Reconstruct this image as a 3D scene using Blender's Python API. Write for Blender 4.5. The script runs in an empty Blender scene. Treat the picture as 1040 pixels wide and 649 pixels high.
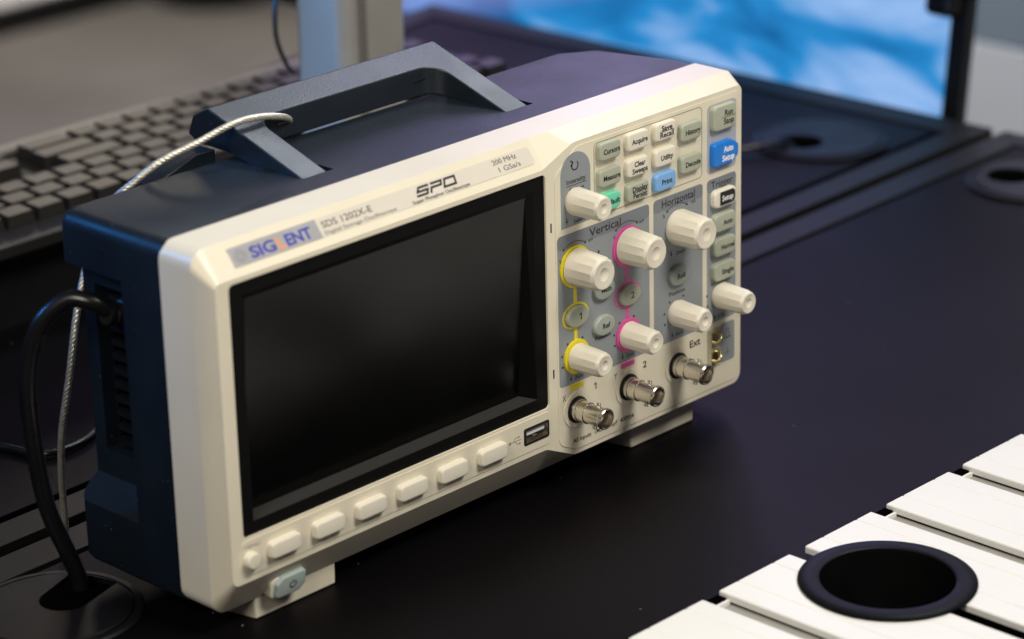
import bpy, bmesh, math, random
from mathutils import Matrix, Vector, noise
random.seed(7)
scene = bpy.context.scene
ROOT = scene.collection
# Working units: millimetres. x along the instrument's front, y into the depth, z up; z = -42 is the desk top.
ZD = 42.0
def P(x, y, z): return Vector((x*.001, y*.001, (z+ZD)*.001))

# ------------------------------------------------------------------ camera
cam_d = bpy.data.cameras.new('camera')
cam = bpy.data.objects.new('camera', cam_d); ROOT.objects.link(cam)
right = Vector((0.69223202, -0.72131584, -0.02276592))
down = Vector((-0.27496497, -0.23444918, -0.93243115))
fwd = Vector((0.66723991, 0.65171853, -0.36062982))
m3 = Matrix((right, -down, -fwd)).transposed()
cam.matrix_world = Matrix.Translation(P(-657.124, -787.263, 481.383)) @ m3.to_4x4()
cam_d.sensor_width = 36.0
cam_d.lens = 3002.06/1040*36.0
cam_d.clip_start = .05; cam_d.clip_end = 50
cam_d.dof.use_dof = True
cam_d.dof.focus_distance = 1.232
cam_d.dof.aperture_fstop = 7.8
scene.camera = cam

# ------------------------------------------------------------------ world, lamps, exposure
w = bpy.data.worlds.new('World'); scene.world = w; w.use_nodes = True
bg = w.node_tree.nodes['Background']
bg.inputs[0].default_value = (.80, .74, 1.0, 1); bg.inputs[1].default_value = .03
def area(name, loc, target, size, power, col, size_y=None, spread=180):
    l = bpy.data.lights.new(name, 'AREA'); l.energy = power; l.color = col
    l.shape = 'RECTANGLE'; l.size = size; l.size_y = size_y or size; l.spread = math.radians(spread)
    o = bpy.data.objects.new(name, l); ROOT.objects.link(o)
    d = Vector(target)-Vector(loc)
    o.matrix_world = Matrix.Translation(Vector(loc)) @ d.to_track_quat('-Z', 'Y').to_matrix().to_4x4()
    return o
area('ceiling_lamp', (.32, -.92, 1.32), (.16, .0, .06), .55, 20.3, (1, .95, .85), .45)
area('hall_lamp', (-1.15, -.45, 1.05), (.0, 0, .08), .6, 13.5, (1, .93, .80))
area('rear_ceiling_lamp', (1.20, .40, 1.52), (.20, .12, .15), .55, .44, (.86, .94, 1.0), spread=27)
area('aisle_lamp', (2.2, 2.75, 1.3), (2.2, 2.75, -.7), 1.8, 17, (1, .94, .84), spread=110)
area('violet_stage_lamp', (2.5, 1.5, .95), (.35, .1, 0), 1.0, 26, (.52, .45, .98))
area('violet_sheen_fill', (1.47, .55, .66), (.45, 0, 0), .95, 4.6, (.66, .56, .90), .75)  # added unseen violet panel, mirrored in the desk for its sheen
area('keytop_fill', (1.75, 2.35, .85), (.26, .43, .10), .4, .021, (1, .88, .72), spread=15)  # added unseen warm beam, only to brighten the key tops
area('blue_display_lamp', (-.58, .87, .60), (-.02, .075, .19), .20, .065, (.04, .32, 1.0), spread=14)
area('blue_post_fill', (-.25, .36, .16), (.315, .295, .10), .16, .075, (.08, .40, 1.0), spread=36)  # added unseen blue fill aimed at the post's left face
area('partition_fill', (1.02, .75, .85), (1.5, .70, -.25), .4, 7, (.93, .96, 1.0), spread=110)  # added unseen fill that brightens the partition
vs = scene.view_settings
vs.view_transform = 'Standard'; vs.look = 'None'; vs.exposure = 0; vs.gamma = 1; vs.use_curve_mapping = False
scene.render.engine = 'CYCLES'

# ------------------------------------------------------------------ materials
MATS = {}
def mat(name, col, rough=.5, metal=0, bump=0, bscale=900, var=0, vscale=30, spec=.5, coat=0, emit=None, trans=0):
    if name in MATS: return MATS[name]
    m = bpy.data.materials.new(name); m.use_nodes = True
    nt = m.node_tree; b = nt.nodes['Principled BSDF']
    b.inputs['Base Color'].default_value = (*col, 1)
    b.inputs['Roughness'].default_value = rough; b.inputs['Metallic'].default_value = metal
    b.inputs['Specular IOR Level'].default_value = spec
    b.inputs['Coat Weight'].default_value = coat
    tc = nt.nodes.new('ShaderNodeTexCoord')
    if bump:
        n = nt.nodes.new('ShaderNodeTexNoise'); n.inputs['Scale'].default_value = bscale; n.inputs['Detail'].default_value = 3
        bp = nt.nodes.new('ShaderNodeBump'); bp.inputs['Strength'].default_value = bump; bp.inputs['Distance'].default_value = .0004
        nt.links.new(tc.outputs['Object'], n.inputs['Vector']); nt.links.new(n.outputs['Fac'], bp.inputs['Height'])
        nt.links.new(bp.outputs['Normal'], b.inputs['Normal'])
    if var:
        n = nt.nodes.new('ShaderNodeTexNoise'); n.inputs['Scale'].default_value = vscale; n.inputs['Detail'].default_value = 5
        mr = nt.nodes.new('ShaderNodeMapRange'); mr.inputs['From Min'].default_value = .3; mr.inputs['From Max'].default_value = .7
        mr.inputs['To Min'].default_value = 1-var; mr.inputs['To Max'].default_value = 1+var
        mx = nt.nodes.new('ShaderNodeMix'); mx.data_type = 'RGBA'; mx.blend_type = 'MULTIPLY'; mx.inputs['Factor'].default_value = 1
        mx.inputs[6].default_value = (*col, 1)
        nt.links.new(tc.outputs['Object'], n.inputs['Vector']); nt.links.new(n.outputs['Fac'], mr.inputs['Value'])
        nt.links.new(mr.outputs[0], mx.inputs[7]); nt.links.new(mx.outputs[2], b.inputs['Base Color'])
        mr2 = nt.nodes.new('ShaderNodeMapRange'); mr2.inputs['To Min'].default_value = max(.02, rough-.08); mr2.inputs['To Max'].default_value = min(1, rough+.08)
        nt.links.new(n.outputs['Fac'], mr2.inputs['Value']); nt.links.new(mr2.outputs[0], b.inputs['Roughness'])
    if emit:
        b.inputs['Emission Color'].default_value = (*emit[:3], 1); b.inputs['Emission Strength'].default_value = emit[3]
    MATS[name] = m
    return m

def speckle(m, scale, thresh, col, amt=1):
    """sparse dust specks mixed into the base colour"""
    nt = m.node_tree; b = nt.nodes['Principled BSDF']
    tc = nt.nodes.new('ShaderNodeTexCoord')
    v = nt.nodes.new('ShaderNodeTexVoronoi'); v.inputs['Scale'].default_value = scale
    r = nt.nodes.new('ShaderNodeMapRange'); r.inputs['From Min'].default_value = thresh; r.inputs['From Max'].default_value = thresh*.6
    r.inputs['To Min'].default_value = 0; r.inputs['To Max'].default_value = amt
    n = nt.nodes.new('ShaderNodeTexNoise'); n.inputs['Scale'].default_value = scale*.37; 
    r2 = nt.nodes.new('ShaderNodeMapRange'); r2.inputs['From Min'].default_value = .5; r2.inputs['From Max'].default_value = .62
    mul = nt.nodes.new('ShaderNodeMath'); mul.operation = 'MULTIPLY'
    nt.links.new(tc.outputs['Object'], v.inputs['Vector']); nt.links.new(tc.outputs['Object'], n.inputs['Vector'])
    nt.links.new(v.outputs['Distance'], r.inputs['Value']); nt.links.new(n.outputs['Fac'], r2.inputs['Value'])
    nt.links.new(r.outputs[0], mul.inputs[0]); nt.links.new(r2.outputs[0], mul.inputs[1])
    mx = nt.nodes.new('ShaderNodeMix'); mx.data_type = 'RGBA'
    old = b.inputs['Base Color'].links
    if old: nt.links.new(old[0].from_socket, mx.inputs[6])
    else: mx.inputs[6].default_value = b.inputs['Base Color'].default_value
    mx.inputs[7].default_value = (*col, 1)
    nt.links.new(mul.outputs[0], mx.inputs[0]); nt.links.new(mx.outputs[2], b.inputs['Base Color'])

cream = mat('cream_plastic', (.75, .69, .55), .37, bump=.10, bscale=1500, var=.025, vscale=25)
cream_btn = mat('cream_rubber', (.77, .725, .61), .46, bump=.05, bscale=1800, var=.02, vscale=90)
ivory_knob = mat('ivory_knob_plastic', (.73, .68, .565), .38, var=.03, vscale=120)
sage = mat('sage_translucent_rubber', (.40, .42, .33), .45, var=.04, vscale=80)
sage_blue = mat('blue_sage_rubber', (.33, .37, .325), .44, var=.04, vscale=80)
zone = mat('blue_grey_print', (.265, .287, .307), .5, bump=.05, bscale=1500, var=.03, vscale=30)
zone_hd = mat('grey_header_print', (.19, .205, .235), .5, var=.03, vscale=30)
zone_lt = mat('pale_grey_print', (.40, .42, .45), .5, var=.03, vscale=30)
line_print = mat('tan_line_print', (.30, .27, .21), .6)
ink = mat('black_ink', (.012, .012, .014), .55)
ink_soft = mat('grey_ink', (.10, .09, .08), .6)
white_ink = mat('white_ink', (.85, .86, .88), .5)
blue_ink = mat('blue_ink', (.035, .04, .33), .5)
orange_ink = mat('orange_ink', (.75, .26, .09), .5)
yellow = mat('yellow_print', (.80, .66, .015), .42)
pink = mat('magenta_print', (.72, .09, .36), .42)
blue_btn = mat('blue_button_plastic', (.008, .19, .68), .35, var=.03, vscale=90)
sky_btn = mat('sky_blue_button', (.20, .42, .76), .42, var=.03, vscale=90)
mint_btn = mat('mint_button', (.16, .66, .42), .42, var=.03, vscale=90)
label_bg = mat('label_film', (.66, .61, .53), .35, var=.03, vscale=60)
label_gr = mat('label_silver_block', (.34, .34, .36), .4, var=.06, vscale=120)
case_m = mat('navy_textured_plastic', (.0055, .0105, .0175), .46, bump=.22, bscale=1100, var=.10, vscale=45, spec=.42)
speckle(case_m, 300, .075, (.30, .32, .36), .8)
handle_m = mat('slate_handle_plastic', (.008, .0135, .021), .42, bump=.24, bscale=1100, var=.08, vscale=50, spec=.75)
speckle(handle_m, 300, .07, (.30, .32, .36), .6)
black_pl = mat('black_plastic', (.006, .006, .007), .35, var=.1, vscale=60)
black_sat = mat('black_satin_frame', (.003, .003, .0033), .5, spec=.10)
lcd = mat('dark_display', (.0010, .0010, .0009), .23, spec=.31, var=.3, vscale=14)
void = mat('black_void', (.0015, .0015, .0015), .9, spec=.0)
metal = mat('nickel', (.80, .75, .66), .27, 1)
metal_dk = mat('dark_nickel', (.22, .20, .17), .35, 1)
steel = mat('steel_strand', (.72, .69, .60), .42, .75, var=.15, vscale=400)
brass = mat('brass_clip', (.70, .60, .36), .28, 1)
cable_m = mat('black_cable_jacket', (.006, .006, .007), .28, var=.1, vscale=80)
desk_m = mat('black_laminate', (.0018, .0017, .0020), .50, bump=.22, bscale=700, var=.22, vscale=9, spec=.10)
speckle(desk_m, 80, .035, (.40, .40, .42), .9)
desk_m.node_tree.nodes['Principled BSDF'].inputs['Specular Tint'].default_value = (1.0, .74, .92, 1)  # violet light put into the laminate's reflection colour
desk_edge = mat('black_rim_laminate', (.012, .0112, .0112), .45, spec=.16, bump=.2, bscale=700, var=.15, vscale=12)
white_pnt = mat('white_coated_slat', (.82, .81, .785), .38, bump=.06, bscale=300, var=.02, vscale=14)
ring_m = mat('black_moulded_ring', (.0035, .0038, .004), .38, var=.15, vscale=70, spec=.07)
gromm_m = mat('charcoal_cover', (.005, .0046, .0056), .42, spec=.18, bump=.15, bscale=900, var=.1, vscale=50)
key_m = mat('black_keycap', (.016, .0145, .013), .34, bump=.1, bscale=900)
kb_m = mat('charcoal_keyboard_shell', (.012, .011, .010), .42, bump=.1)
alu = mat('brushed_aluminium', (.40, .39, .36), .42, .35, var=.05, vscale=40)
carpet = mat('grey_brown_carpet', (.20, .185, .165), .95, bump=.6, bscale=260, var=.22, vscale=2.5, spec=.1)
wall_lo = mat('pale_partition', (.50, .51, .53), .7, var=.04, vscale=3)
wall_hi = mat('slate_partition', (.16, .20, .24), .7, var=.04, vscale=3)

# ------------------------------------------------------------------ helpers
WM = {}   # object name -> world matrix
def link(o, M, parent=None):
    ROOT.objects.link(o); WM[o.name] = M.copy()
    if parent is not None:
        o.parent = parent; o.matrix_parent_inverse = WM[parent.name].inverted()
    o.matrix_basis = M
    return o
def thing(name, label, cat, at, group=None):
    o = bpy.data.objects.new(name, None); o.empty_display_size = .02
    link(o, Matrix.Translation(P(*at)))
    o['label'] = label; o['category'] = cat
    if group: o['group'] = group
    return o
def tag(o, label, cat, group=None):
    o['label'] = label; o['category'] = cat
    if group: o['group'] = group
    return o
def to_mesh(name, bm, m, smooth=None):
    bmesh.ops.recalc_face_normals(bm, faces=bm.faces[:])
    for v in bm.verts: v.co *= .001
    if smooth is not None:
        for f in bm.faces: f.smooth = True
        a = math.radians(smooth)
        for e in bm.edges:
            e.smooth = not (len(e.link_faces) == 2 and e.calc_face_angle(0) > a)
    me = bpy.data.meshes.new(name); bm.to_mesh(me); bm.free()
    me.materials.append(m)
    return me
def bevel(o, width, seg=3, angle=30):
    b = o.modifiers.new('bevel', 'BEVEL'); b.width = width*.001; b.segments = seg
    b.limit_method = 'ANGLE'; b.angle_limit = math.radians(angle); b.harden_normals = True
    for p in o.data.polygons: p.use_smooth = True
    for e in o.data.edges: e.use_edge_sharp = False
    return o
def put(name, me, parent=None, at=(0, 0, 0), rot=None):
    """at in mm world (z=-42 on the desk); mesh already in metres, local"""
    o = bpy.data.objects.new(name, me)
    M = Matrix.Translation(P(*at))
    if rot is not None: M = M @ rot.to_4x4()
    return link(o, M, parent)
def obj(name, bm, m, parent=None, at=(0, 0, 0), smooth=None, bev=None, seg=3, rot=None):
    o = put(name, to_mesh(name, bm, m, smooth), parent, at, rot)
    if bev: bevel(o, bev, seg)
    return o
def box(bm, x0, x1, y0, y1, z0, z1):
    v = [bm.verts.new(c) for c in ((x0, y0, z0), (x1, y0, z0), (x1, y1, z0), (x0, y1, z0), (x0, y0, z1), (x1, y0, z1), (x1, y1, z1), (x0, y1, z1))]
    for f in ((0, 3, 2, 1), (4, 5, 6, 7), (0, 1, 5, 4), (1, 2, 6, 5), (2, 3, 7, 6), (3, 0, 4, 7)): bm.faces.new([v[i] for i in f])
def BM(): return bmesh.new()
def bbox(*a):
    bm = BM(); box(bm, *a); return bm
def loft(bm, rings, cap0=True, cap1=True):
    rv = [[bm.verts.new(c) for c in r] for r in rings]
    n = len(rings[0])
    for a, b in zip(rv, rv[1:]):
        for i in range(n): bm.faces.new((a[i], a[(i+1) % n], b[(i+1) % n], b[i]))
    if cap0: bm.faces.new(rv[0])
    if cap1: bm.faces.new(rv[-1])
    return rv
def rrect(cx, cz, wd, ht, r, n=5):
    pts = []
    for sx, sz, a0 in ((1, 1, 0), (-1, 1, 90), (-1, -1, 180), (1, -1, 270)):
        for i in range(n+1):
            a = math.radians(a0+90*i/n)
            pts.append((cx+sx*(wd/2-r)+r*math.cos(a), cz+sz*(ht/2-r)+r*math.sin(a)))
    return pts
def ellipse(cx, cz, a, b, n=32, tilt=0):
    t = math.radians(tilt); out = []
    for i in range(n):
        u = 2*math.pi*i/n; x, z = a*math.cos(u), b*math.sin(u)
        out.append((cx+x*math.cos(t)-z*math.sin(t), cz+x*math.sin(t)+z*math.cos(t)))
    return out
def inset(pts, d):
    cx = sum(p[0] for p in pts)/len(pts); cz = sum(p[1] for p in pts)/len(pts)
    xs = [p[0] for p in pts]; zs = [p[1] for p in pts]
    sx = 1-2*d/(max(xs)-min(xs)); sz = 1-2*d/(max(zs)-min(zs))
    return [(cx+(x-cx)*sx, cz+(z-cz)*sz) for x, z in pts]
def raised(pts, h, r, y0=0, steps=4, dome=0):
    """solid raised from the front plane towards -y with a rounded front edge"""
    bm = BM(); rings = [[(x, y0, z) for x, z in pts]]
    for i in range(steps+1):
        a = math.pi/2*i/steps
        q = inset(pts, r*(1-math.cos(a)))
        rings.append([(x, y0-(h-r)-r*math.sin(a), z) for x, z in q])
    loft(bm, rings)
    return bm
def plate(pts, t, y0=0):
    bm = BM(); loft(bm, [[(x, y0, z) for x, z in pts], [(x, y0-t, z) for x, z in pts]])
    return bm
def annulus(bm, outer, inner, y0, y1):
    n = len(outer)
    A = [[bm.verts.new((x, y, z)) for x, z in pts] for pts, y in ((outer, y0), (outer, y1), (inner, y1), (inner, y0))]
    for k in range(4):
        a, b = A[k], A[(k+1) % 4]
        for i in range(n): bm.faces.new((a[i], a[(i+1) % n], b[(i+1) % n], b[i]))
def lathe_y(bm, prof, n=32, cx=0, cz=0, phase=0):
    """prof: (radius, y) list, axis along y; closes at ends when radius is 0"""
    prev = None
    for r, y in prof:
        if r < 1e-6: cur = [bm.verts.new((cx, y, cz))]
        else: cur = [bm.verts.new((cx+r*math.cos(2*math.pi*(i+phase)/n), y, cz+r*math.sin(2*math.pi*(i+phase)/n))) for i in range(n)]
        if prev:
            if len(prev) == 1 and len(cur) > 1:
                for i in range(n): bm.faces.new((prev[0], cur[(i+1) % n], cur[i]))
            elif len(cur) == 1 and len(prev) > 1:
                for i in range(n): bm.faces.new((prev[i], prev[(i+1) % n], cur[0]))
            elif len(cur) > 1:
                for i in range(n): bm.faces.new((prev[i], prev[(i+1) % n], cur[(i+1) % n], cur[i]))
        prev = cur
def lathe_z(bm, prof, n=48, cx=0, cy=0):
    b2 = BM(); lathe_y(b2, [(r, z) for r, z in prof], n)
    me = bpy.data.meshes.new('tmp'); b2.to_mesh(me); b2.free()
    me.transform(Matrix(((1, 0, 0, cx), (0, 0, 1, cy), (0, 1, 0, 0), (0, 0, 0, 1))))
    bm.from_mesh(me); bpy.data.meshes.remove(me)
def catmull(pts, sub=10):
    p = [Vector(q) for q in pts]; p = [2*p[0]-p[1]]+p+[2*p[-1]-p[-2]]; out = []
    for i in range(1, len(p)-2):
        for k in range(sub):
            t = k/sub
            out.append(.5*((2*p[i])+(p[i+1]-p[i-1])*t+(2*p[i-1]-5*p[i]+4*p[i+1]-p[i+2])*t*t+(3*p[i]-p[i-1]-3*p[i+1]+p[i+2])*t**3))
    out.append(p[-2]); return out
def frames(path):
    up = Vector((0, 0, 1)); out = []; T = (path[1]-path[0]).normalized()
    N = T.orthogonal().normalized()
    for i, q in enumerate(path):
        t = (path[min(i+1, len(path)-1)]-path[max(i-1, 0)]).normalized()
        N = (N-t*N.dot(t)).normalized(); out.append((q, N.copy(), t.cross(N)))
    return out
def tube(bm, path, r, n=10):
    rings = [[q+r*(math.cos(2*math.pi*i/n)*a+math.sin(2*math.pi*i/n)*b) for i in range(n)] for q, a, b in frames([Vector(q) for q in path])]
    loft(bm, rings)
def evaluated(o):
    dg = bpy.context.evaluated_depsgraph_get()
    return bpy.data.meshes.new_from_object(o.evaluated_get(dg))
def boolean(bm_a, cutters, m, name):
    """a - cutters (mm), returns mesh in metres"""
    a = bpy.data.objects.new('tmp_a', to_mesh('tmp_a', bm_a, m)); ROOT.objects.link(a)
    cs = []
    for c in cutters:
        o = bpy.data.objects.new('tmp_c', to_mesh('tmp_c', c, m)); ROOT.objects.link(o); cs.append(o)
        md = a.modifiers.new('b', 'BOOLEAN'); md.operation = 'DIFFERENCE'; md.object = o; md.solver = 'EXACT'
    bpy.context.view_layer.update()
    me = evaluated(a); me.name = name
    for o in [a]+cs: bpy.data.objects.remove(o)
    me.materials.clear(); me.materials.append(m)
    return me
TEXT = {}
def text_mesh(s, m, width, height, bold=0, thick=.05):
    """flat lettering in the x-z plane facing -y, centred, scaled to width x height (cap height) in mm"""
    key = (s, m.name, width, height, bold)
    if key in TEXT: return TEXT[key]
    if s == '1':
        bm = BM(); h2 = height/2; st = height*.19
        q = [(-width*.55, h2*.45), (-width*.55, h2*.75), (0, h2), (st, h2), (st, -h2), (0, -h2), (0, h2*.6)]
        loft(bm, [[(x, 0, z) for x, z in q], [(x, -thick, z) for x, z in q]])
        TEXT[key] = to_mesh('lettering', bm, m); return TEXT[key]
    c = bpy.data.curves.new('lettering', 'FONT'); c.body = s; c.size = 1; c.offset = bold; c.extrude = .02; c.resolution_u = 3
    o = bpy.data.objects.new('tmp_t', c); ROOT.objects.link(o)
    bpy.context.view_layer.update()
    me = evaluated(o); bpy.data.objects.remove(o); bpy.data.curves.remove(c)
    xs = [v.co.x for v in me.vertices]; x0, x1 = min(xs), max(xs)
    sx = width/(x1-x0)*.001; sz = height/.70*.001
    for v in me.vertices:
        x, y, z = v.co
        v.co = ((x-(x0+x1)/2)*sx, -(z+.02)/.04*thick*.001, (y-.35)*sz)
    me.materials.clear(); me.materials.append(m)
    TEXT[key] = me
    return me
def text(s, m, width, height, at, parent, bold=0, rot=None, name='lettering'):
    return put(name, text_mesh(s, m, width, height, bold), parent, at, rot)
def ribbon(bm, pts, wd, y0, y1):
    """flat band of even width through 2-D points, in the x-z plane"""
    p = [Vector(q) for q in pts]
    for a, b in zip(p, p[1:]):
        d = (b-a).normalized(); nn = Vector((-d.y, d.x))*wd/2; a2 = a-d*wd/2; b2 = b+d*wd/2
        q = [a2+nn, b2+nn, b2-nn, a2-nn]
        loft(bm, [[(u.x, y0, u.y) for u in q], [(u.x, y1, u.y) for u in q]])
def strokes(bm, pts, wd, y0, y1, closed=False):
    """mitred band through 2-D points"""
    p = [Vector(q) for q in pts]; n = len(p); L, Rr = [], []
    for i in range(n):
        if closed: a, b = p[i-1], p[(i+1) % n]
        else: a, b = p[max(i-1, 0)], p[min(i+1, n-1)]
        d1 = (p[i]-a).normalized() if (p[i]-a).length > 1e-9 else (b-p[i]).normalized()
        d2 = (b-p[i]).normalized() if (b-p[i]).length > 1e-9 else d1
        n1 = Vector((-d1.y, d1.x)); n2 = Vector((-d2.y, d2.x)); mm = (n1+n2)
        mm = mm.normalized() if mm.length > 1e-6 else n1
        k = wd/2/max(.35, mm.dot(n1)); L.append(p[i]+mm*k); Rr.append(p[i]-mm*k)
    rng = range(n) if closed else range(n-1)
    V = {}
    for nm, S in (('L', L), ('R', Rr)):
        for i, q in enumerate(S):
            V[nm, i, 0] = bm.verts.new((q.x, y0, q.y)); V[nm, i, 1] = bm.verts.new((q.x, y1, q.y))
    for i in rng:
        j = (i+1) % n
        bm.faces.new((V['L', i, 1], V['L', j, 1], V['R', j, 1], V['R', i, 1]))
        bm.faces.new((V['L', i, 0], V['R', i, 0], V['R', j, 0], V['L', j, 0]))
        bm.faces.new((V['L', i, 0], V['L', j, 0], V['L', j, 1], V['L', i, 1]))
        bm.faces.new((V['R', i, 0], V['R', i, 1], V['R', j, 1], V['R', j, 0]))

# ------------------------------------------------------------------ the setting
def struct(o): o['kind'] = 'structure'; return o
fl = BM(); box(fl, -2500, 6500, -2600, 6500, -20, 0)
struct(obj('floor', fl, carpet, None, (0, 0, -742)))

def poly_slab(pts, z0, z1):
    bm = BM(); loft(bm, [[(x, y, z0) for x, y in pts], [(x, y, z1) for x, y in pts]]); return bm
# two desk boards with a dark joint between them; each has an inlaid field framed by a rim, with a groove between
def seam(x): return 148.5+.026*(x-474)
HOLE = (190.2, -162.0)
def drilled(bm, m, nm, go):
    if not go: return to_mesh(nm, bm, m)
    cb = BM(); lathe_z(cb, [(0, -90), (29.8, -90), (29.8, 0), (0, 0)], 48, *HOLE)
    return boolean(bm, [cb], m, nm)
def board(label, outer, inner, gap, name='desk', hole=False):
    t = thing(name, label, 'desk', (sum(p[0] for p in outer)/len(outer), sum(p[1] for p in outer)/len(outer), -742), 'black desks')
    put('base', drilled(poly_slab(outer, -66, -46), desk_edge, 'base', hole), t)
    n = len(outer); 
    for i in range(n):
        j = (i+1) % n
        q = [outer[i], outer[j], inner[j], inner[i]]
        obj('rim', poly_slab(q, -46.0, -42), desk_edge, t, bev=.5, seg=2)
    c = Vector((sum(p[0] for p in inner)/n, sum(p[1] for p in inner)/n))
    fld = []
    for i in range(n):
        a = Vector(inner[i-1]); b = Vector(inner[i]); d = Vector(inner[(i+1) % n])
        d1 = (b-a).normalized(); d2 = (d-b).normalized()
        n1 = Vector((-d1.y, d1.x)); n2 = Vector((-d2.y, d2.x)); mm = (n1+n2).normalized()
        fld.append(tuple(b+mm*gap/mm.dot(n1)))
    bevel(put('field', drilled(poly_slab(fld, -46, -42), desk_m, 'field', hole), t), .5, 2)
    for x, y in ((outer[0][0]+60, outer[0][1]+60), (outer[1][0]-60, outer[1][1]+60), (outer[2][0]-60, outer[2][1]-60), (outer[3][0]+60, outer[3][1]-60)):
        obj('leg', bbox(-22, 22, -22, 22, -676, 0), desk_edge, t, (x, y, -66))
    return t
fo = [(-900, -700), (735, -700), (717, seam(717)-4), (-900, seam(-900)-4)]
fi = [(-880, -680), (717, -680), (699, seam(699)-23), (-880, seam(-880)-23)]
desk_front = board('black desk board carrying the oscilloscope and the white slats', fo, fi, 4, hole=True)
ro = [(-900, seam(-900)+4), (716, seam(716)+4), (705, 612), (-900, 372)]
ri = [(-880, seam(-880)+22), (694, seam(694)+22), (683, 588), (-880, 352)]
desk_rear = board('black desk board behind the oscilloscope, carrying the keyboard riser', ro, ri, 5)

# partition far behind the display
pt = thing('partition_wall', 'pale grey partition with a slate upper band beyond the display', 'wall', (1515, 400, -742))
obj('lower_panel', bbox(1500, 1530, -900, 1050, -742, -264), wall_lo, pt, (0, 0, 0))
obj('upper_panel', bbox(1503, 1530, -900, 1050, -262, 1100), wall_hi, pt, (0, 0, 0))

# ------------------------------------------------------------------ oscilloscope
osc = thing('oscilloscope', 'cream fronted digital oscilloscope with navy case and a dark screen', 'oscilloscope', (144, 50, -42))

# --- front panel
def fillet(pts, radii, n=6):
    out = []
    L = len(pts)
    for i in range(L):
        p = Vector(pts[i]); r = radii[i]
        a = (Vector(pts[i-1])-p).normalized(); b = (Vector(pts[(i+1) % L])-p).normalized()
        ang = a.angle(b); d = r/math.tan(ang/2)
        s, e = p+a*d, p+b*d
        cc = p+(a+b).normalized()*(r/math.sin(ang/2))
        v0, v1 = s-cc, e-cc
        for k in range(n+1):
            t = k/n; v = v0.lerp(v1, t)
            v = v.normalized()*r
            out.append((cc.x+v.x, cc.y+v.y))
    return out
front = [(-6.6, 104.8), (168.5, 104.8), (187, 112.3), (294.8, 112.3), (294.8, -26.5), (185, -26.5), (168, -18.6), (-6.6, -18.6)]
ridge = [(-10.4, 116.5), (167.5, 116.5), (184.5, 116.5), (298.6, 116.5), (298.6, -32.5), (184.5, -32.5), (168, -32.5), (-10.4, -32.5)]
def fil2(pts, radii, n=6):
    L = len(pts); out = []
    for i in range(L):
        p = Vector(pts[i]); r = radii[i]
        a = (Vector(pts[i-1])-p).normalized(); b = (Vector(pts[(i+1) % L])-p).normalized()
        if abs(a.dot(b)+1) < 1e-6:           # straight through: spread the points along the edge
            for k in range(n+1): out.append(tuple(p+a*r*(1-k/n*2)) if k*2 <= n else tuple(p+b*r*(k/n*2-1)))
            continue
        ang = a.angle(b); d = r/math.tan(ang/2); cc = p+(a+b).normalized()*(r/math.sin(ang/2)); v0, v1 = p+a*d-cc, p+b*d-cc
        tot = v0.angle(v1)
        for k in range(n+1):
            t = k/n
            v = v0*(math.sin((1-t)*tot)/math.sin(tot))+v1*(math.sin(t*tot)/math.sin(tot))
            out.append((cc.x+v.x, cc.y+v.y))
    return out
fr = fil2(front, [2.6, 8, 10, 3, 5, 10, 8, 3.2])
rg = fil2(ridge, [7.5, 3, 4, 4, 6, 4, 3, 7.5])
rg_back = fil2([(-10.4, 116.5), (167.5, 116.5), (184.5, 116.5), (298.6, 116.5), (298.6, -32.5), (184.5, -32.5), (168, -32.5), (-10.4, -32.5)], [7.5, 3, 4, 4, 6, 4, 3, 7.5])
bm = BM()
rings = [[(x, 27, z) for x, z in rg_back], [(x, 9.2, z) for x, z in rg], [(x, 0, z) for x, z in fr]]
rv = loft(bm, rings, True, False)
hole = rrect(85, 51.3, 170.4, 103.0, 2.2, 5)[::-1]
hv = [bm.verts.new((x, 0, z)) for x, z in hole]
hb = [bm.verts.new((x, 3.0, z)) for x, z in hole]
eds = [bm.edges.get((rv[-1][i], rv[-1][(i+1) % len(fr)])) for i in range(len(fr))]
eds += [bm.edges.new((hv[i], hv[(i+1) % len(hv)])) for i in range(len(hv))]
hole2 = rrect(161.6, -8.7, 13.8, 6.3, .4, 3)[::-1]
hv2 = [bm.verts.new((x, 0, z)) for x, z in hole2]; hb2 = [bm.verts.new((x, 3.0, z)) for x, z in hole2]
eds += [bm.edges.new((hv2[i], hv2[(i+1) % len(hv2)])) for i in range(len(hv2))]
bmesh.ops.triangle_fill(bm, use_beauty=True, use_dissolve=False, edges=eds)
n = len(hv2)
for i in range(n): bm.faces.new((hv2[i], hb2[i], hb2[(i+1) % n], hv2[(i+1) % n]))
n = len(hv)
for i in range(n): bm.faces.new((hv[i], hb[i], hb[(i+1) % n], hv[(i+1) % n]))
panel = obj('front_panel', bm, cream, osc)
bevel(panel, 1.15, 3, 24)

# overlay film: slightly raised control area with an edge line
ov = [(175.4, 100.5), (188.6, 110.3), (292.9, 110.3), (292.9, -24.4), (186.0, -24.4), (175.4, -19.3)]
o_ = fil2(ov, [5, 7, 2.2, 3.5, 8, 5])
bm = BM(); loft(bm, [[(x, .05, z) for x, z in o_], [(x, -.30, z) for x, z in o_]])
obj('control_overlay', bm, cream, panel, bev=.18, seg=2)
YF = -.30                                     # face of the overlay
# softkey strip
bm = plate(rrect(84.2, -8.7, 170.8, 14.9, 1.6), .32, .05)
ks = put('key_strip', boolean(bm, [bbox(154.7, 168.5, -5, 5, -11.85, -5.55)], cream, 'key_strip'), panel)
bevel(ks, .2, 2)

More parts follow.
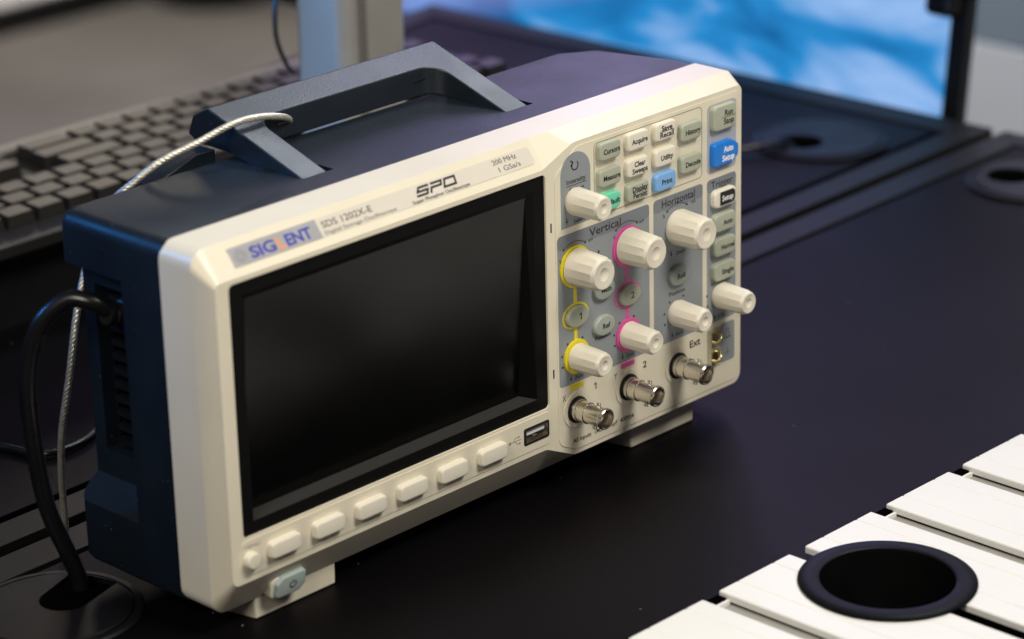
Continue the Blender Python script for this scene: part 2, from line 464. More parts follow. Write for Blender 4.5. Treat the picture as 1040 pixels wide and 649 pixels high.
# --- screen
bm = BM()
def rect4(x0, x1, z0, z1): return [(x0, z0), (x1, z0), (x1, z1), (x0, z1)]
fr0 = rect4(-.15, 170.15, -.15, 102.75); fr1 = rect4(6, 163.8, 5.3, 97.0)
fr2 = [(9.2, 8.0, 6.2), (159.6, 8.0, 6.2), (159.6, 1.9, 94.6), (9.2, 1.9, 94.6)]
rv_ = loft(bm, [[(x, .9, z) for x, z in fr0], [(x, .9, z) for x, z in fr1], fr2], False, False)
ledge_face = [f for f in bm.faces if all(v.co.z < 7 for v in f.verts) and any(v.co.y > 5 for v in f.verts)]
bmesh.ops.delete(bm, geom=ledge_face, context='FACES_ONLY')
sf = obj('screen_frame', bm, black_sat, osc)
bm = BM(); loft(bm, [[(6, .92, 5.3), (163.8, .92, 5.3), (159.6, 8.0, 6.2), (9.2, 8.0, 6.2)], [(6, .92, 4.8), (163.8, .92, 4.8), (159.6, 8.0, 5.7), (9.2, 8.0, 5.7)]])
obj('screen_ledge', bm, mat('lit_ledge_grey', (.030, .029, .028), .5), sf)  # black frame's lower wall, overhead light put into a lighter grey
bm = BM(); loft(bm, [[(x, 7.95, 5.6), (x, 1.75, 95.3), (x, 3.8, 95.3), (x, 10.0, 5.6)] for x in (8.5, 160.3)])
obj('display', bm, lcd, osc)

# --- label strip on the sloping brow
tilt = Matrix.Rotation(math.atan2(9.2, 11.7)*-1, 3, 'X')     # leans back with the brow
slope = Vector((0, 9.2, 11.7)).normalized(); nrm = Vector((0, -11.7, 9.2)).normalized()
def on_brow(x, s, out=.0):
    q = Vector((x, 0, 104.8))+slope*s+nrm*out
    return tuple(q)
lab = obj('label_strip', plate(rrect(0, 0, 161.5, 7.9, 1.6), .25), label_bg, osc, on_brow(86.4, 7.55, -.02), rot=tilt)
obj('logo_block', plate(rect4(-22.0, 22.0, -3.95, 3.95), .28), label_gr, lab, on_brow(27.7, 7.55, 0), rot=tilt)
def brow_text(s, m, wd, h, x, sl, bold=0):
    return text(s, m, wd, h, on_brow(x, sl, .27), lab, bold, tilt)
brow_text('SIG', blue_ink, 12.6, 4.5, 21.2, 7.3, .035)
brow_text('L', orange_ink, 3.6, 4.5, 30.2, 7.3, .035)
brow_text('ENT', blue_ink, 13.0, 4.5, 39.2, 7.3, .035)
bm = BM()
for k in range(3): strokes(bm, ellipse(0, 0, 1.1+k*.85, 1.0+k*.75, 20), .32, 0, -.05, True)
obj('emblem', bm, mat('grey_emblem', (.24, .23, .25), .5), lab, on_brow(10.2, 7.3, .30), rot=tilt)
brow_text('SDS 1202X-E', ink_soft, 26.0, 2.7, 64.8, 8.4, .008)
brow_text('Digital Storage Oscilloscope', ink_soft, 37.5, 1.55, 70.3, 5.0)
bm = BM(); sk = lambda pts: [(x+.45*z, z) for x, z in pts]
strokes(bm, sk([(6.4, 3.6), (.9, 3.6), (.3, 1.95), (5.9, 1.95), (5.6, .35), (-.2, .35)]), .95, 0, -.05)
strokes(bm, sk([(7.6, -.1), (7.9, 2.0), (13.2, 2.0), (13.3, 3.6), (7.4, 3.6)]), .95, 0, -.05)
strokes(bm, sk([(15.0, .5), (15.2, 3.6), (20.6, 3.6), (21.4, .5)]), .95, 0, -.05, True)
obj('emblem', bm, ink, lab, on_brow(101.6, 6.3, .27), rot=tilt)
brow_text('Super Phosphor Oscilloscope', ink, 31.5, 1.4, 113.7, 4.75, .01)
brow_text('200 MHz', ink_soft, 13.6, 2.2, 152.2, 9.5)
brow_text('1 GSa/s', ink_soft, 12.2, 2.2, 153.2, 6.0)

# --- printed zones on the overlay
def zone_plate(name, pts, m, y=YF, t=.12):
    return obj(name, plate(pts, t, y+.04), m, panel)
zone_plate('printed_zone', rrect(204.8, 40.0, 57.2, 67.2, 1.8), zone)
zone_plate('zone_header', rrect(204.8, 70.6, 57.2, 6.0, 1.8), zone_hd, YF-.05)
zone_plate('printed_zone', rrect(252.3, 40.2, 32.2, 67.2, 1.8), zone)
zone_plate('zone_header', rrect(252.3, 70.8, 32.2, 6.0, 1.8), zone_hd, YF-.05)
zone_plate('printed_zone', rrect(281.1, 40.4, 19.4, 67.0, 1.8), zone)
zone_plate('zone_header', rrect(281.1, 70.9, 19.4, 6.0, 1.8), zone_hd, YF-.05)
zone_plate('printed_zone', rrect(281.1, 92.0, 19.4, 31.0, 2.2), zone_lt)
arch = [(178.8, 76.4), (196.9, 76.4), (196.9, 99.0)]+[(187.85+9.05*math.cos(math.radians(a)), 99+9.05*math.sin(math.radians(a))) for a in range(10, 171, 10)]+[(178.8, 99.0)]
zone_plate('printed_zone', arch, zone)
zone_plate('printed_zone', rrect(285.6, -4.7, 9.4, 18.6, 1.4), zone)
bm = BM(); strokes(bm, rrect(233.6, 92.6, 68.6, 31.9, 2.2), .38, YF+.03, YF-.06, True)
obj('outline', bm, line_print, panel)
# bare slots beside the screen
for z in (78.7, 14.1): obj('slot', bbox(172.7, 173.4, -.1, .2, z-2.0, z+2.0), void, panel)

def zt(s, x, z, wd, h, m=ink, bold=.006, y=YF-.1): return text(s, m, wd, h, (x, y, z), panel, bold)
zt('Vertical', 205.5, 70.7, 19.5, 3.5, ink, .004, YF-.15); zt('Horizontal', 252.3, 71.0, 21.5, 3.5, ink, .004, YF-.15); zt('Trigger', 281.3, 71.0, 14.5, 3.4, ink, .004, YF-.15)
zt('Intensity', 188.2, 96.0, 11.5, 2.1); zt('Adjust', 188.2, 92.0, 9.6, 2.3, ink, .01); zt('Select', 189.8, 78.2, 7.0, 1.7)
bm = BM(); strokes(bm, [(182.2, 94.1), (194.4, 94.1)], .25, YF-.06, YF-.14)
strokes(bm, [(187.6+1.9*math.cos(math.radians(a)), 102.3+1.9*math.sin(math.radians(a))) for a in range(-230, 51, 20)], .55, YF-.06, YF-.14)
strokes(bm, [(184.9, 104.9), (186.4, 103.8), (185.0, 102.3)], .6, YF-.06, YF-.14)
obj('printed_mark', bm, ink, panel)
zt('Ext', 263.4, 1.2, 7.2, 3.3, ink, .02, YF); zt('1', 198.4, 1.0, 1.7, 3.0, ink, .02, YF); zt('2', 230.0, 1.2, 2.4, 3.0, ink, .02, YF)
zt('X', 178.9, 1.2, 2.1, 2.7, ink, .0, YF); zt('Y', 211.2, 1.4, 2.1, 2.7, ink, .0, YF)
zt('All Inputs  1M\u03a9 // 15pF  400Vpk', 203.5, -20.0, 39, 2.0, ink, .012, YF)
for x in (186.5, 219.0): zt('Zero', x+1.6, 8.6, 5.4, 1.6)
zt('Zero', 252.6, 9.0, 5.4, 1.6); zt('50%', 281.0, 9.0, 5.0, 1.6); zt('Zoom', 253.6, 46.6, 6.2, 1.7)
zt('Position', 203.4, 22.3, 9.6, 1.9); zt('Position', 251.3, 28.6, 10.4, 1.9); zt('Level', 279.8, 26.2, 7.0, 1.6)
zt('V', 177.9, 62.8, 1.4, 1.6); zt('mV', 196.6, 67.6, 3.0, 1.6); zt('V', 211.2, 64.4, 1.4, 1.6); zt('mV', 228.6, 67.2, 3.0, 1.6)
zt('S', 242.8, 65.4, 1.4, 1.7); zt('nS', 262.3, 67.4, 2.6, 1.7)
def mini_arrow(x, z, d=-1):
    bm = BM(); tri = [(x-.75, z), (x+.75, z), (x, z+d*1.2)]
    loft(bm, [[(a, YF-.06, c) for a, c in tri], [(a, YF-.14, c) for a, c in tri]])
    q = [(x-.2, z), (x+.2, z), (x+.2, z-d*1.3), (x-.2, z-d*1.3)]
    loft(bm, [[(a, YF-.06, c) for a, c in q], [(a, YF-.14, c) for a, c in q]])
    obj('printed_arrow', bm, ink, panel)
for x, z, d in ((183.2, 9.0, -1), (215.7, 9.0, -1), (248.2, 9.3, -1), (247.6, 47.0, -1), (201.3, 60.5, 1), (182.2, 79.4, -1), (276.6, 9.2, -1)): mini_arrow(x, z, d)
for cx, cz, rr in ((186.5, 58.5, 11.0), (219.0, 58.5, 11.0), (251.5, 58.5, 10.6)):
    bm = BM()
    pts = [(cx+rr*math.cos(math.radians(a)), cz+rr*math.sin(math.radians(a))) for a in range(55, 131, 7)]
    strokes(bm, pts, .3, YF-.06, YF-.14)
    for q, nx in ((pts[0], pts[1]), (pts[-1], pts[-2])):
        d = (Vector(q)-Vector(nx)).normalized(); nn = Vector((-d.y, d.x)); q = Vector(q)
        tri = [q+d*1.2, q+nn*.75, q-nn*.75]
        loft(bm, [[(u.x, YF-.06, u.y) for u in tri], [(u.x, YF-.14, u.y) for u in tri]])
    obj('printed_arrow', bm, ink, panel)
for cx, cz in ((186.5, 18.3), (219.0, 18.3), (251.5, 18.3), (280.0, 18.5)):
    for a in (62, 125, 165, 200):
        e = ellipse(cx+8.8*math.cos(math.radians(a)), cz+8.2*math.sin(math.radians(a)), .55, .55, 10)
        bm = BM(); loft(bm, [[(x, YF-.06, z) for x, z in e], [(x, YF-.14, z) for x, z in e]])
        obj('printed_dot', bm, ink, panel)
# coloured channel prints
def channel(cx, m, name):
    bm = BM()
    annulus(bm, ellipse(cx, 58.5, 9.1, 9.1, 40), ellipse(cx, 58.5, 7.0, 7.0, 40), YF, YF-1.0)
    obj(name+'_ring', bm, m, panel, smooth=40)
    bm = BM(); annulus(bm, ellipse(cx, 18.3, 7.6, 7.6, 36), ellipse(cx, 18.3, 5.6, 5.6, 36), YF, YF-1.0)
    obj(name+'_ring', bm, m, panel, smooth=40)
    bm = BM(); annulus(bm, ellipse(cx, 36.5, 8.1, 5.9, 40), ellipse(cx, 36.5, 7.1, 4.9, 40), YF-.05, YF-.25)
    obj(name+'_ring', bm, m, panel)
    bm = BM(); box(bm, cx-.95, cx+.95, YF-.2, YF, 42.2, 50); box(bm, cx-.95, cx+.95, YF-.2, YF, 25.3, 30.8); box(bm, cx-4.2, cx+4.2, YF-.2, YF, 3.6, 5.8)
    obj(name+'_line', bm, m, panel)
channel(186.5, yellow, 'yellow'); channel(219.0, pink, 'magenta')

# --- buttons
def button(mesh, x, z, lines, lm=ink, wd=9, h=2.25, bold=.026, bar=False, face=-3.0, dx=0, pitch=2.9, label=None):
    b = put('button', mesh, osc, (x, 0, z))
    if label: b['label'] = label
    n = len(lines)
    for i, s in enumerate(lines):
        ww = wd[i] if isinstance(wd, (list, tuple)) else wd
        text(s, lm, ww, h, (x+dx, face-.01, z+(n-1)*pitch/2-i*pitch), b, bold)
    if bar:
        bm = BM(); box(bm, -4.6, 4.6, -.06, 0, -.12, .12); obj('underline', bm, lm, b, (x+dx, face-.01, z))
    return b
def bmesh_btn(name, wd, ht, r, h, m, rr=.8, pts=None):
    bm = raised(pts or rrect(0, 0, wd, ht, r), h, rr, YF+.1)
    # YF offset keeps the base on the overlay
    return to_mesh(name, bm, m, 50)
mC = bmesh_btn('cream_button', 13.0, 7.7, 1.7, 2.8, cream_btn)
mS = bmesh_btn('sage_button', 13.0, 7.7, 1.7, 2.8, sage)
mSB = bmesh_btn('sage_blue_button', 13.0, 7.7, 1.7, 2.8, sage_blue)
mSky = bmesh_btn('sky_button', 13.0, 7.7, 1.7, 2.8, sky_btn)
mMint = bmesh_btn('mint_button', 13.0, 7.7, 3.2, 2.8, mint_btn)
mRun = bmesh_btn('run_button', 15.2, 11.2, 2.2, 2.8, sage)
dsh = [(7.6, 0)]
dsh = [(-7.8, -5.2), (2.6, -5.2)]+[(2.6+5.6*math.cos(math.radians(a)), 5.2*math.sin(math.radians(a))) for a in range(-80, 81, 16)]+[(2.6, 5.2), (-7.8, 5.2)]
mAS = bmesh_btn('auto_setup_button', 0, 0, 0, 3.0, blue_btn, pts=fil2([(-8.2, -5.3), (4.2, -5.3), (8.2, -2.4), (8.2, 2.6), (4.2, 5.3), (-8.2, 5.3)], [1.4, 3.5, 1.8, 1.8, 3.5, 1.4]))
mTrig = bmesh_btn('trigger_button', 14.6, 8.2, 2.6, 2.8, sage)
mSet = bmesh_btn('setup_button', 14.6, 8.0, 2.4, 2.8, cream_btn)
c1, c2, c3 = 206.7, 224.2, 241.7; r1, r2, r3 = 104.5, 93.0, 82.1
FB = YF+.1-2.8
kw = dict(face=FB)
button(mS, c1, r1, ['Cursors'], wd=10, dx=.7, **kw)
button(mC, c2, r1, ['Acquire'], wd=9.8, dx=.7, **kw)
button(mC, c3, r1, ['Save', 'Recall'], wd=[6.8, 8.6], bar=True, dx=.5, **kw)
button(mS, c1, r2, ['Measure'], wd=10.4, dx=.7, **kw)
button(mC, c2, r2, ['Clear', 'Sweeps'], wd=[6.8, 9.6], dx=.7, **kw)
button(mC, c3, r2, ['Utility'], wd=7.8, dx=.5, **kw)
button(mMint, c1, r3, ['Default'], wd=9.6, dx=.7, **kw)
button(mS, c2, r3, ['Display', 'Persist'], wd=[9.4, 8.6], bar=True, dx=.7, **kw)
button(mSky, c3, r3, ['Print'], wd=6.6, dx=.5, **kw)
button(mS, 258.4, 100.2, ['History'], wd=9.6, dx=.7, **kw)
button(mS, 258.4, 85.9, ['Decode'], wd=9.6, dx=.7, **kw)
button(mRun, 280.6, 101.3, ['Run', 'Stop'], wd=[5.4, 6.8], h=2.6, bar=True, dx=2.2, pitch=3.8, **kw)
button(mAS, 281.2, 84.9, ['Auto', 'Setup'], white_ink, wd=[6.4, 8.2], h=2.7, bold=.03, dx=1.2, pitch=4.0, face=YF+.1-3.0)
b = button(mSet, 281.0, 64.6, [], **kw)
obj('dark_patch', plate(fil2([(-3.9, -3.1), (6.3, -3.1), (6.3, 3.1), (-3.9, 3.1)], [.4, 2.2, 2.2, .4]), .06), ink, b, (281.0, FB, 64.6))
text('Setup', white_ink, 7.4, 2.4, (282.2, FB-.07, 64.6), b, .02)
for z, s, ww in ((53.4, 'Auto', 6.2), (42.1, 'Normal', 8.8), (30.6, 'Single', 8.2)): button(mTrig, 280.9, z, [s], wd=ww, dx=1.6, **kw)
oval = lambda nm, a, bb, m: to_mesh(nm, raised(ellipse(0, 0, a, bb, 32), 2.2, .9, YF+.1), m, 50)
mO = oval('oval_button', 6.6, 4.7, sage); mO2 = oval('oval_button_small', 6.4, 4.6, sage_blue)
FO = YF+.1-2.2
button(mO, 186.7, 36.4, ['1'], wd=1.7, h=3.0, face=FO, dx=1.0, bold=.0); button(mO, 219.3, 36.6, ['2'], wd=2.3, h=3.0, face=FO, dx=1.0, bold=.0)
button(mO2, 203.0, 27.6, ['Ref'], wd=4.6, h=2.2, face=FO, dx=.6); button(mO2, 203.2, 43.8, ['Math'], wd=6.2, h=2.0, face=FO, dx=.6)
button(mO2, 251.4, 36.4, ['Roll'], wd=5.0, h=2.2, face=FO, dx=.6)
# softkeys under the screen, menu key
mSoft = to_mesh('softkey', raised(rrect(0, 0, 15.4, 7.0, 1.7), 3.0, .9, -.2), cream_btn, 50)
for i in range(6): put('button', mSoft, osc, (18.9+23.0*i, 0, -8.75))
put('button', to_mesh('menu_key', raised(ellipse(0, 0, 3.5, 3.5, 28), 3.0, .9, -.2), cream_btn, 50), osc, (2.3, 0, -9.4))
text('MENU', line_print, 7.5, 1.5, (3.9, -.28, -4.0), panel, .0)
# power button on the lower chamfer
lt = Matrix.Rotation(math.atan2(9.2, 13.9), 3, 'X')
sl2 = Vector((0, 9.2, -13.9)).normalized(); n2 = Vector((0, -13.9, -9.2)).normalized()
pc = Vector((0, 0, -18.6))+sl2*9.6
def on_chin(x, s, out): q = Vector((x, 0, -18.6))+sl2*s+n2*out; return tuple(q)
pw = fil2([(-7.0, -4.6), (3.6, -4.6), (7.0, -1.6), (7.0, 4.6), (-3.6, 4.6), (-7.0, 1.6)], [1.2, 2.4, 1.2, 1.2, 2.4, 1.2])
lt = Matrix.Rotation(math.radians(10), 3, 'X')
pts = fil2([(-7.6, -4.6), (4.6, -4.6), (7.8, -2), (7.8, 4.6), (-4.6, 4.6), (-7.6, 2.2)], [1.8, 2.2, 1.6, 1.8, 2.2, 1.6])
pb = obj('power_button', raised(pts, 5.8, .9), mat('aqua_grey_rubber', (.36, .43, .41), .42, var=.03, vscale=90), osc, (24.6, 8.0, -28.0), smooth=50, rot=lt)
pb['label'] = 'aqua grey power button'
obj('button_collar', raised(rrect(0, 0, 15.0, 9.4, 3.0), 4.3, .5), cream_btn, pb, (22.6, 8.2, -28.4), smooth=50, rot=lt)
bm = BM()
strokes(bm, [(1.55*math.cos(math.radians(a)), 1.55*math.sin(math.radians(a))) for a in range(-235, 56, 14)], .45, 0, -.06)
q = [(-.22, .3), (.22, .3), (.22, 2.1), (-.22, 2.1)]; loft(bm, [[(x, 0, z) for x, z in q], [(x, -.06, z) for x, z in q]])
obj('printed_mark', bm, ink, pb, tuple(Vector((25.4, 8.0, -28.2))+lt @ Vector((0, -5.82, .3))), rot=lt)

# --- USB socket
bm = BM(); annulus(bm, rrect(0, 0, 15.2, 7.6, .9), rrect(0, 0, 13.4, 5.9, .3), -.25, -.5)
usb = obj('usb_socket', bm, black_pl, osc, (161.6, 0, -8.7))
bm = BM(); annulus(bm, rrect(0, 0, 13.6, 6.1, .3), rrect(0, 0, 12.7, 5.2, .25), 0, 10)
obj('shell', bm, metal, usb, (161.6, -.6, -8.7))
obj('backing', bbox(-6.4, 6.4, 9, 9.5, -2.6, 2.6), void, usb, (161.6, -.6, -8.7))
obj('tongue', bbox(-5.4, 5.4, .9, 9, .2, 1.9), mat('white_tongue', (.75, .75, .74), .4), usb, (161.6, -.6, -8.7))
obj('contact', bbox(-1.0, 1.0, .6, 3, -1.9, -1.1), metal, usb, (161.6, -.6, -8.7))
bm = BM()
strokes(bm, [(-3.6, 0), (3.2, 0)], .32, 0, -.05); strokes(bm, [(-1.8, 0), (-.4, 1.5), (1.4, 1.5)], .3, 0, -.05); strokes(bm, [(-.6, 0), (.6, -1.5), (2.0, -1.5)], .3, 0, -.05)
for cx, cz, rr in ((-3.6, 0, .75), (1.6, 1.5, .5), (2.2, -1.5, .5)):
    e = ellipse(cx, cz, rr, rr, 12); loft(bm, [[(x, -.01, z) for x, z in e], [(x, -.06, z) for x, z in e]])
obj('printed_mark', bm, line_print, panel, (149.2, -.27, -8.6))

# --- knobs
def knob_mesh(name, rb, rt, L, flats):
    bm = BM(); n = flats*3
    def ring(r, y, sc):
        out = []
        for i in range(n):
            a = 2*math.pi*i/n; k = i % 3
            rr = r*(1 if k == 0 else 1-sc) if sc else r
            # three points per flute: crest, then a shallow flat
            out.append((rr*math.cos(a), y, rr*math.sin(a)))
        return out
    rings = [ring(rb*.93, .0, 0), ring(rb*.93, -1.2, 0), ring(rb, -1.4, .0), ring(rb*.995, -2.2, .012), ring((rb+rt)/2*1.01, -L*.55, .03), ring(rt*1.03, -L+1.5, .045), ring(rt*.985, -L+1.1, .02), ring(rt*.90, -L+.5, 0),
             ring(rt*.86, -L, 0), ring(rt*.74, -L-.05, 0), ring(rt*.66, -L+.12, 0), ring(rt*.42, -L+.12, 0), ring(rt*.36, -L+.35, 0), ring(rt*.2, -L+.9, 0), ring(rt*.05, -L+1.1, 0)]
    loft(bm, rings)
    return to_mesh(name, bm, ivory_knob, 22)
kB = knob_mesh('large_knob', 8.1, 7.2, 16.6, 14); kS = knob_mesh('small_knob', 6.1, 5.3, 16.6, 12)
col = to_mesh('knob_shadow_gap', (lambda b_: (lathe_y(b_, [(6.2, .0), (6.2, -.3), (0, -.3)], 28), b_)[1])(BM()), void, 40)
for me, x, z in ((kB, 186.5, 58.6), (kB, 219.0, 58.9), (kB, 251.6, 58.5), (kS, 186.4, 18.3), (kS, 218.6, 18.6), (kS, 250.9, 19.0), (kS, 280.2, 18.9)):
    put('knob', me, osc, (x, YF-.15, z), rot=Matrix.Rotation(random.uniform(0, 6.28), 3, 'Y'))
put('knob', kS, osc, (186.9, YF-.15, 87.2), rot=Matrix.Rotation(.17, 3, 'Y')) 

# --- BNC sockets
def bnc(x, z, lab_):
    bm = BM(); lathe_y(bm, [(4.9, 2), (4.9, -3.2), (4.55, -3.4), (4.55, -6.0), (4.75, -6.2), (4.75, -7.4), (4.35, -7.6), (4.35, -15.2), (4.6, -15.5), (4.75, -16.2), (4.6, -17.2), (4.2, -17.6), (3.9, -17.5), (3.85, -16.9), (3.85, -6), (0, -6)], 36)
    s = obj('input_socket', bm, metal, osc, (x, YF, z), smooth=28)
    bm = BM(); lathe_y(bm, [(5.5, .2), (5.9, -.1), (5.9, -1.1), (5.3, -1.4), (4.8, -1.4)], 36); obj('black_washer', bm, black_pl, s, (x, YF, z), smooth=35)
    bm = BM(); annulus(bm, ellipse(0, 0, 8.0, 8.0, 40), ellipse(0, 0, 5.6, 5.6, 40), .1, -.45); obj('recess_collar', bm, cream, s, (x, YF, z), smooth=35)
    bm = BM(); lathe_y(bm, [(2.2, -6), (2.2, -13.5), (0, -13.5)], 20); obj('insulator', bm, mat('ptfe_white', (.62, .58, .50), .5), s, (x, YF, z), smooth=35)
    bm = BM(); lathe_y(bm, [(.7, -13), (.7, -14.6), (0, -14.8)], 12); obj('contact', bm, brass, s, (x, YF, z), smooth=35)
    for sg in (75, 255):
        bm = BM(); a = math.radians(sg)
        d = Vector((math.cos(a), 0, math.sin(a))); tube(bm, [d*4.0+Vector((0, -11.5, 0)), d*5.0+Vector((0, -11.5, 0)), d*5.7+Vector((0, -11.5, 0))], 1.05, 14)
        obj('bayonet_lug', bm, metal, s, (x, YF, z), smooth=40)
    return s
for x in (186.3, 218.9, 251.2): bnc(x, -5.8, '')

# --- probe compensation clips
ct = obj('clip_recess', (lambda b_: (annulus(b_, rrect(0, 0, 9.0, 18.2, .6), rrect(0, 0, 8.0, 17.2, .5), .2, -.35), b_)[1])(BM()), mat('tan_recess', (.46, .43, .30), .5), osc, (276.3, YF, -5.0))
obj('backing', plate(rrect(0, 0, 8.2, 17.4, .5), .15), mat('tan_recess', (.46, .43, .30), .5), ct, (276.3, YF, -5.0))
for z in (-.6, -9.4):
    bm = BM(); tube(bm, catmull([(-1.5, .2, z-1.6), (-1.2, -2.6, z-1.2), (0, -3.6, z+.4), (1.2, -2.6, z+1.8), (1.5, .2, z+2.0)], 6), .75, 10)
    box(bm, -2.2, 2.2, -.6, -.1, z-3.0, z+3.2)
    obj('clip', bm, brass, ct, (276.6, YF, -.2), smooth=40)
bm = BM()
strokes(bm, [(283.6, -1.2), (284.6, -1.2), (284.6, 1.4), (286.2, 1.4), (286.2, -1.2), (287.4, -1.2)], .3, YF-.06, YF-.14)
strokes(bm, [(285.4, -7.2), (285.4, -9.6)], .3, YF-.06, YF-.14); strokes(bm, [(283.8, -9.8), (287.0, -9.8)], .3, YF-.06, YF-.14); strokes(bm, [(284.4, -10.6), (286.4, -10.6)], .3, YF-.06, YF-.14)
strokes(bm, [(283.2, -2.6), (287.6, -2.6)], .7, YF-.06, YF-.14)
obj('printed_mark', bm, ink_soft, panel)

# --- navy case behind the front
plan = [(-10.0, 26.5), (298.2, 26.5), (298.2, 42), (288, 79), (273, 89), (-10.0, 89)]
pl = fil2(plan, [.6, .6, 12, 9, 6, 6])
bm = BM()
def shrink(pts, d):
    cx, cy = 144, 57
    return [(cx+(x-cx)*(1-d/154), 26.5+(y-26.5)*(1-d/62)) for x, y in pts]
rings = []
for z, d in ((-32.0, 3.2), (-31.2, 1.2), (-29.2, 0), (109.8, 0), (111.9, .25), (113.8, 1.0), (115.1, 2.2), (115.8, 3.9), (116.0, 6.0)): rings.append([(x, y, z) for x, y in shrink(pl, d)])
loft(bm, rings)
cuts = []
# side recess of the left flank, open to the rear, with a sloping shelf
rc = [(-30, 101), (-10, 95.2), (1, 91.5), (1, 2.4), (-10, -5.6), (-30, -20)]
cb = BM(); loft(cb, [[(x, 51+(x+10)*.55, z) for x, z in rc], [(x, 130, z) for x, z in rc]]); cuts.append(cb)
cuts.append(bbox(-2, 9, 58, 82, 14, 84))
for x0 in (88.7, 203.7): cuts.append(bbox(x0, x0+3.6, 41.5, 50, 112.5, 120))
me = boolean(bm, cuts, case_m, 'case')
case = put('case', me, osc); 
for p in me.polygons: p.use_smooth = True
for e in me.edges: e.use_edge_sharp = False
bv = case.modifiers.new('bevel', 'BEVEL'); bv.width = .0011; bv.segments = 3; bv.limit_method = 'ANGLE'; bv.angle_limit = math.radians(38); bv.harden_normals = True
# vent grille inside the recess
obj('vent_backing', bbox(8.2, 8.7, 58.2, 81.8, 14.2, 83.8), void, case)
for i in range(11): obj('vent_bar', bbox(1.4, 4.2, 58.05, 74.5, 18.2+i*6.0, 20.8+i*6.0), black_pl, case)
# pivot block behind the rear edge
bm = BM(); loft(bm, [[(38, y, 112), (72, y, 112), (72, y, z1), (62, y, z1), (46, y, z0)] for y, z1, z0 in ((89.2, 119.5, 114.5), (104, 119.0, 114.0))])
obj('pivot_block', bm, case_m, osc, bev=.6, seg=2)
# --- feet
for x0, x1 in ((11.8, 54.2), (231.8, 273.6)):
    bm = BM(); rings = [[(x0-.6, 9.5, -31), (x1+.3, 9.5, -31), (x1+.3, 34, -31), (x0-5, 34, -31)], [(x0, 9.5, -42), (x1, 9.5, -42), (x1, 30, -42), (x0-4.4, 30, -42)]]
    loft(bm, rings); obj('foot', bm, cream, osc, bev=1.0)
for x0 in (25, 235): obj('rear_foot', bbox(x0, x0+26, 66, 84, -42, -31.2), black_pl, osc, bev=1.0)

# --- carrying handle
prof = [(40.5, 115.2), (42.0, 116.2), (97.0, 134.2), (106.5, 129.2), (110, 121.0), (104, 118.4), (84, 117.6), (62, 113.4), (42, 112.8)]
bm = BM(); loft(bm, [[(x, y, z) for y, z in prof] for x in (75.4, 203.8)])
ch = fil2([(88.6, 10), (190.6, 10), (190.6, 83), (88.6, 83)], [1, 1, 9, 9])
cb = BM(); loft(cb, [[(x, y, 90) for x, y in ch], [(x, y, 160) for x, y in ch]])
me = boolean(bm, [cb], handle_m, 'handle')
hd = put('handle', me, osc)
for p in me.polygons: p.use_smooth = True
bv = hd.modifiers.new('bevel', 'BEVEL'); bv.width = .0007; bv.segments = 3; bv.limit_method = 'ANGLE'; bv.angle_limit = math.radians(28); bv.harden_normals = True
for x in (100, 178): obj('rivet_slot', bbox(x, x+9, 82.6, 83.1, 124.0, 124.8), metal_dk, hd)

# ------------------------------------------------------------------ power cord and steel tether
bm = BM()
tube(bm, catmull([(3, 62.5, 76), (-6, 62, 79.5), (-13, 66, 84), (-19, 74, 84.5), (-27, 82, 74), (-31, 86, 54), (-31.5, 86, 30), (-28, 86, -1), (-21, 84.5, -24), (-17.5, 83, -36), (-17, 82.5, -41.2)], 10), 3.5, 16)
cord = thing('power_cord', 'thick black power cord looping from the oscilloscope flank into a desk outlet', 'cord', (-17, 82.5, -41.5))
obj('jacket', bm, cable_m, cord, smooth=40)
bm = BM(); lathe_y(bm, [(0, -9), (8.2, -9), (8.6, -7.5), (8.0, 3), (6.4, 6), (5.2, 7.5), (4.9, 9.5), (4.4, 9.7), (4.4, 11), (4.8, 11.2), (4.7, 13), (4.2, 13.2), (4.2, 14.5), (4.5, 14.7), (4.3, 16.5), (0, 16.5)], 24)
obj('plug', bm, mat('cord_plug_rubber', (.008, .008, .009), .45, bump=.2), cord, (6.5, 62.6, 75.5), smooth=35, rot=Matrix.Rotation(math.radians(90), 3, 'Z') @ Matrix.Rotation(math.radians(12), 3, 'X'))
def twisted(path, r, strands, turns_per_mm, n=6):
    pts = catmull(path, 26); fr_ = frames(pts); bm = BM(); s = 0; prev = pts[0]; acc = []
    for q, a, b in fr_:
        s += (q-prev).length; prev = q; acc.append((q, a, b, s))
    for k in range(strands):
        ph = 2*math.pi*k/strands
        tube(bm, [q+(r*.62)*(math.cos(ph+s_*turns_per_mm)*a+math.sin(ph+s_*turns_per_mm)*b) for q, a, b, s_ in acc], r*.50, n)
    return bm
tether = [(121, 97, 112.5), (114.5, 90, 118.8), (103, 81, 126.8), (88.5, 79, 131.0), (74, 79.5, 131.6), (57, 82.5, 127.0), (42, 86, 122.9), (31.5, 92, 115.0), (24, 100, 105), (17, 104, 88), (7.5, 103, 65.5), (2.5, 105, 38.5), (1, 111, 13.5), (7, 122, -10), (14, 132, -31), (18.0, 137.6, -44.8)]
tag(obj('steel_tether', twisted(tether, 1.4, 5, .62), steel, None, smooth=60), 'thin twisted steel security cable looped over the oscilloscope handle', 'cable')
bm = BM(); tube(bm, catmull([(20, 262, -40.2), (35, 240, -40.2), (47, 222, -40.2), (52, 205, -40.2), (58, 197, -40.2), (75, 197, -40.2), (96, 206, -40.2), (130, 215, -40.2)], 8), 1.5, 10)
tag(obj('thin_cable', bm, cable_m, None, smooth=40), 'thin black cable lying on the desk behind the power cord', 'cable')

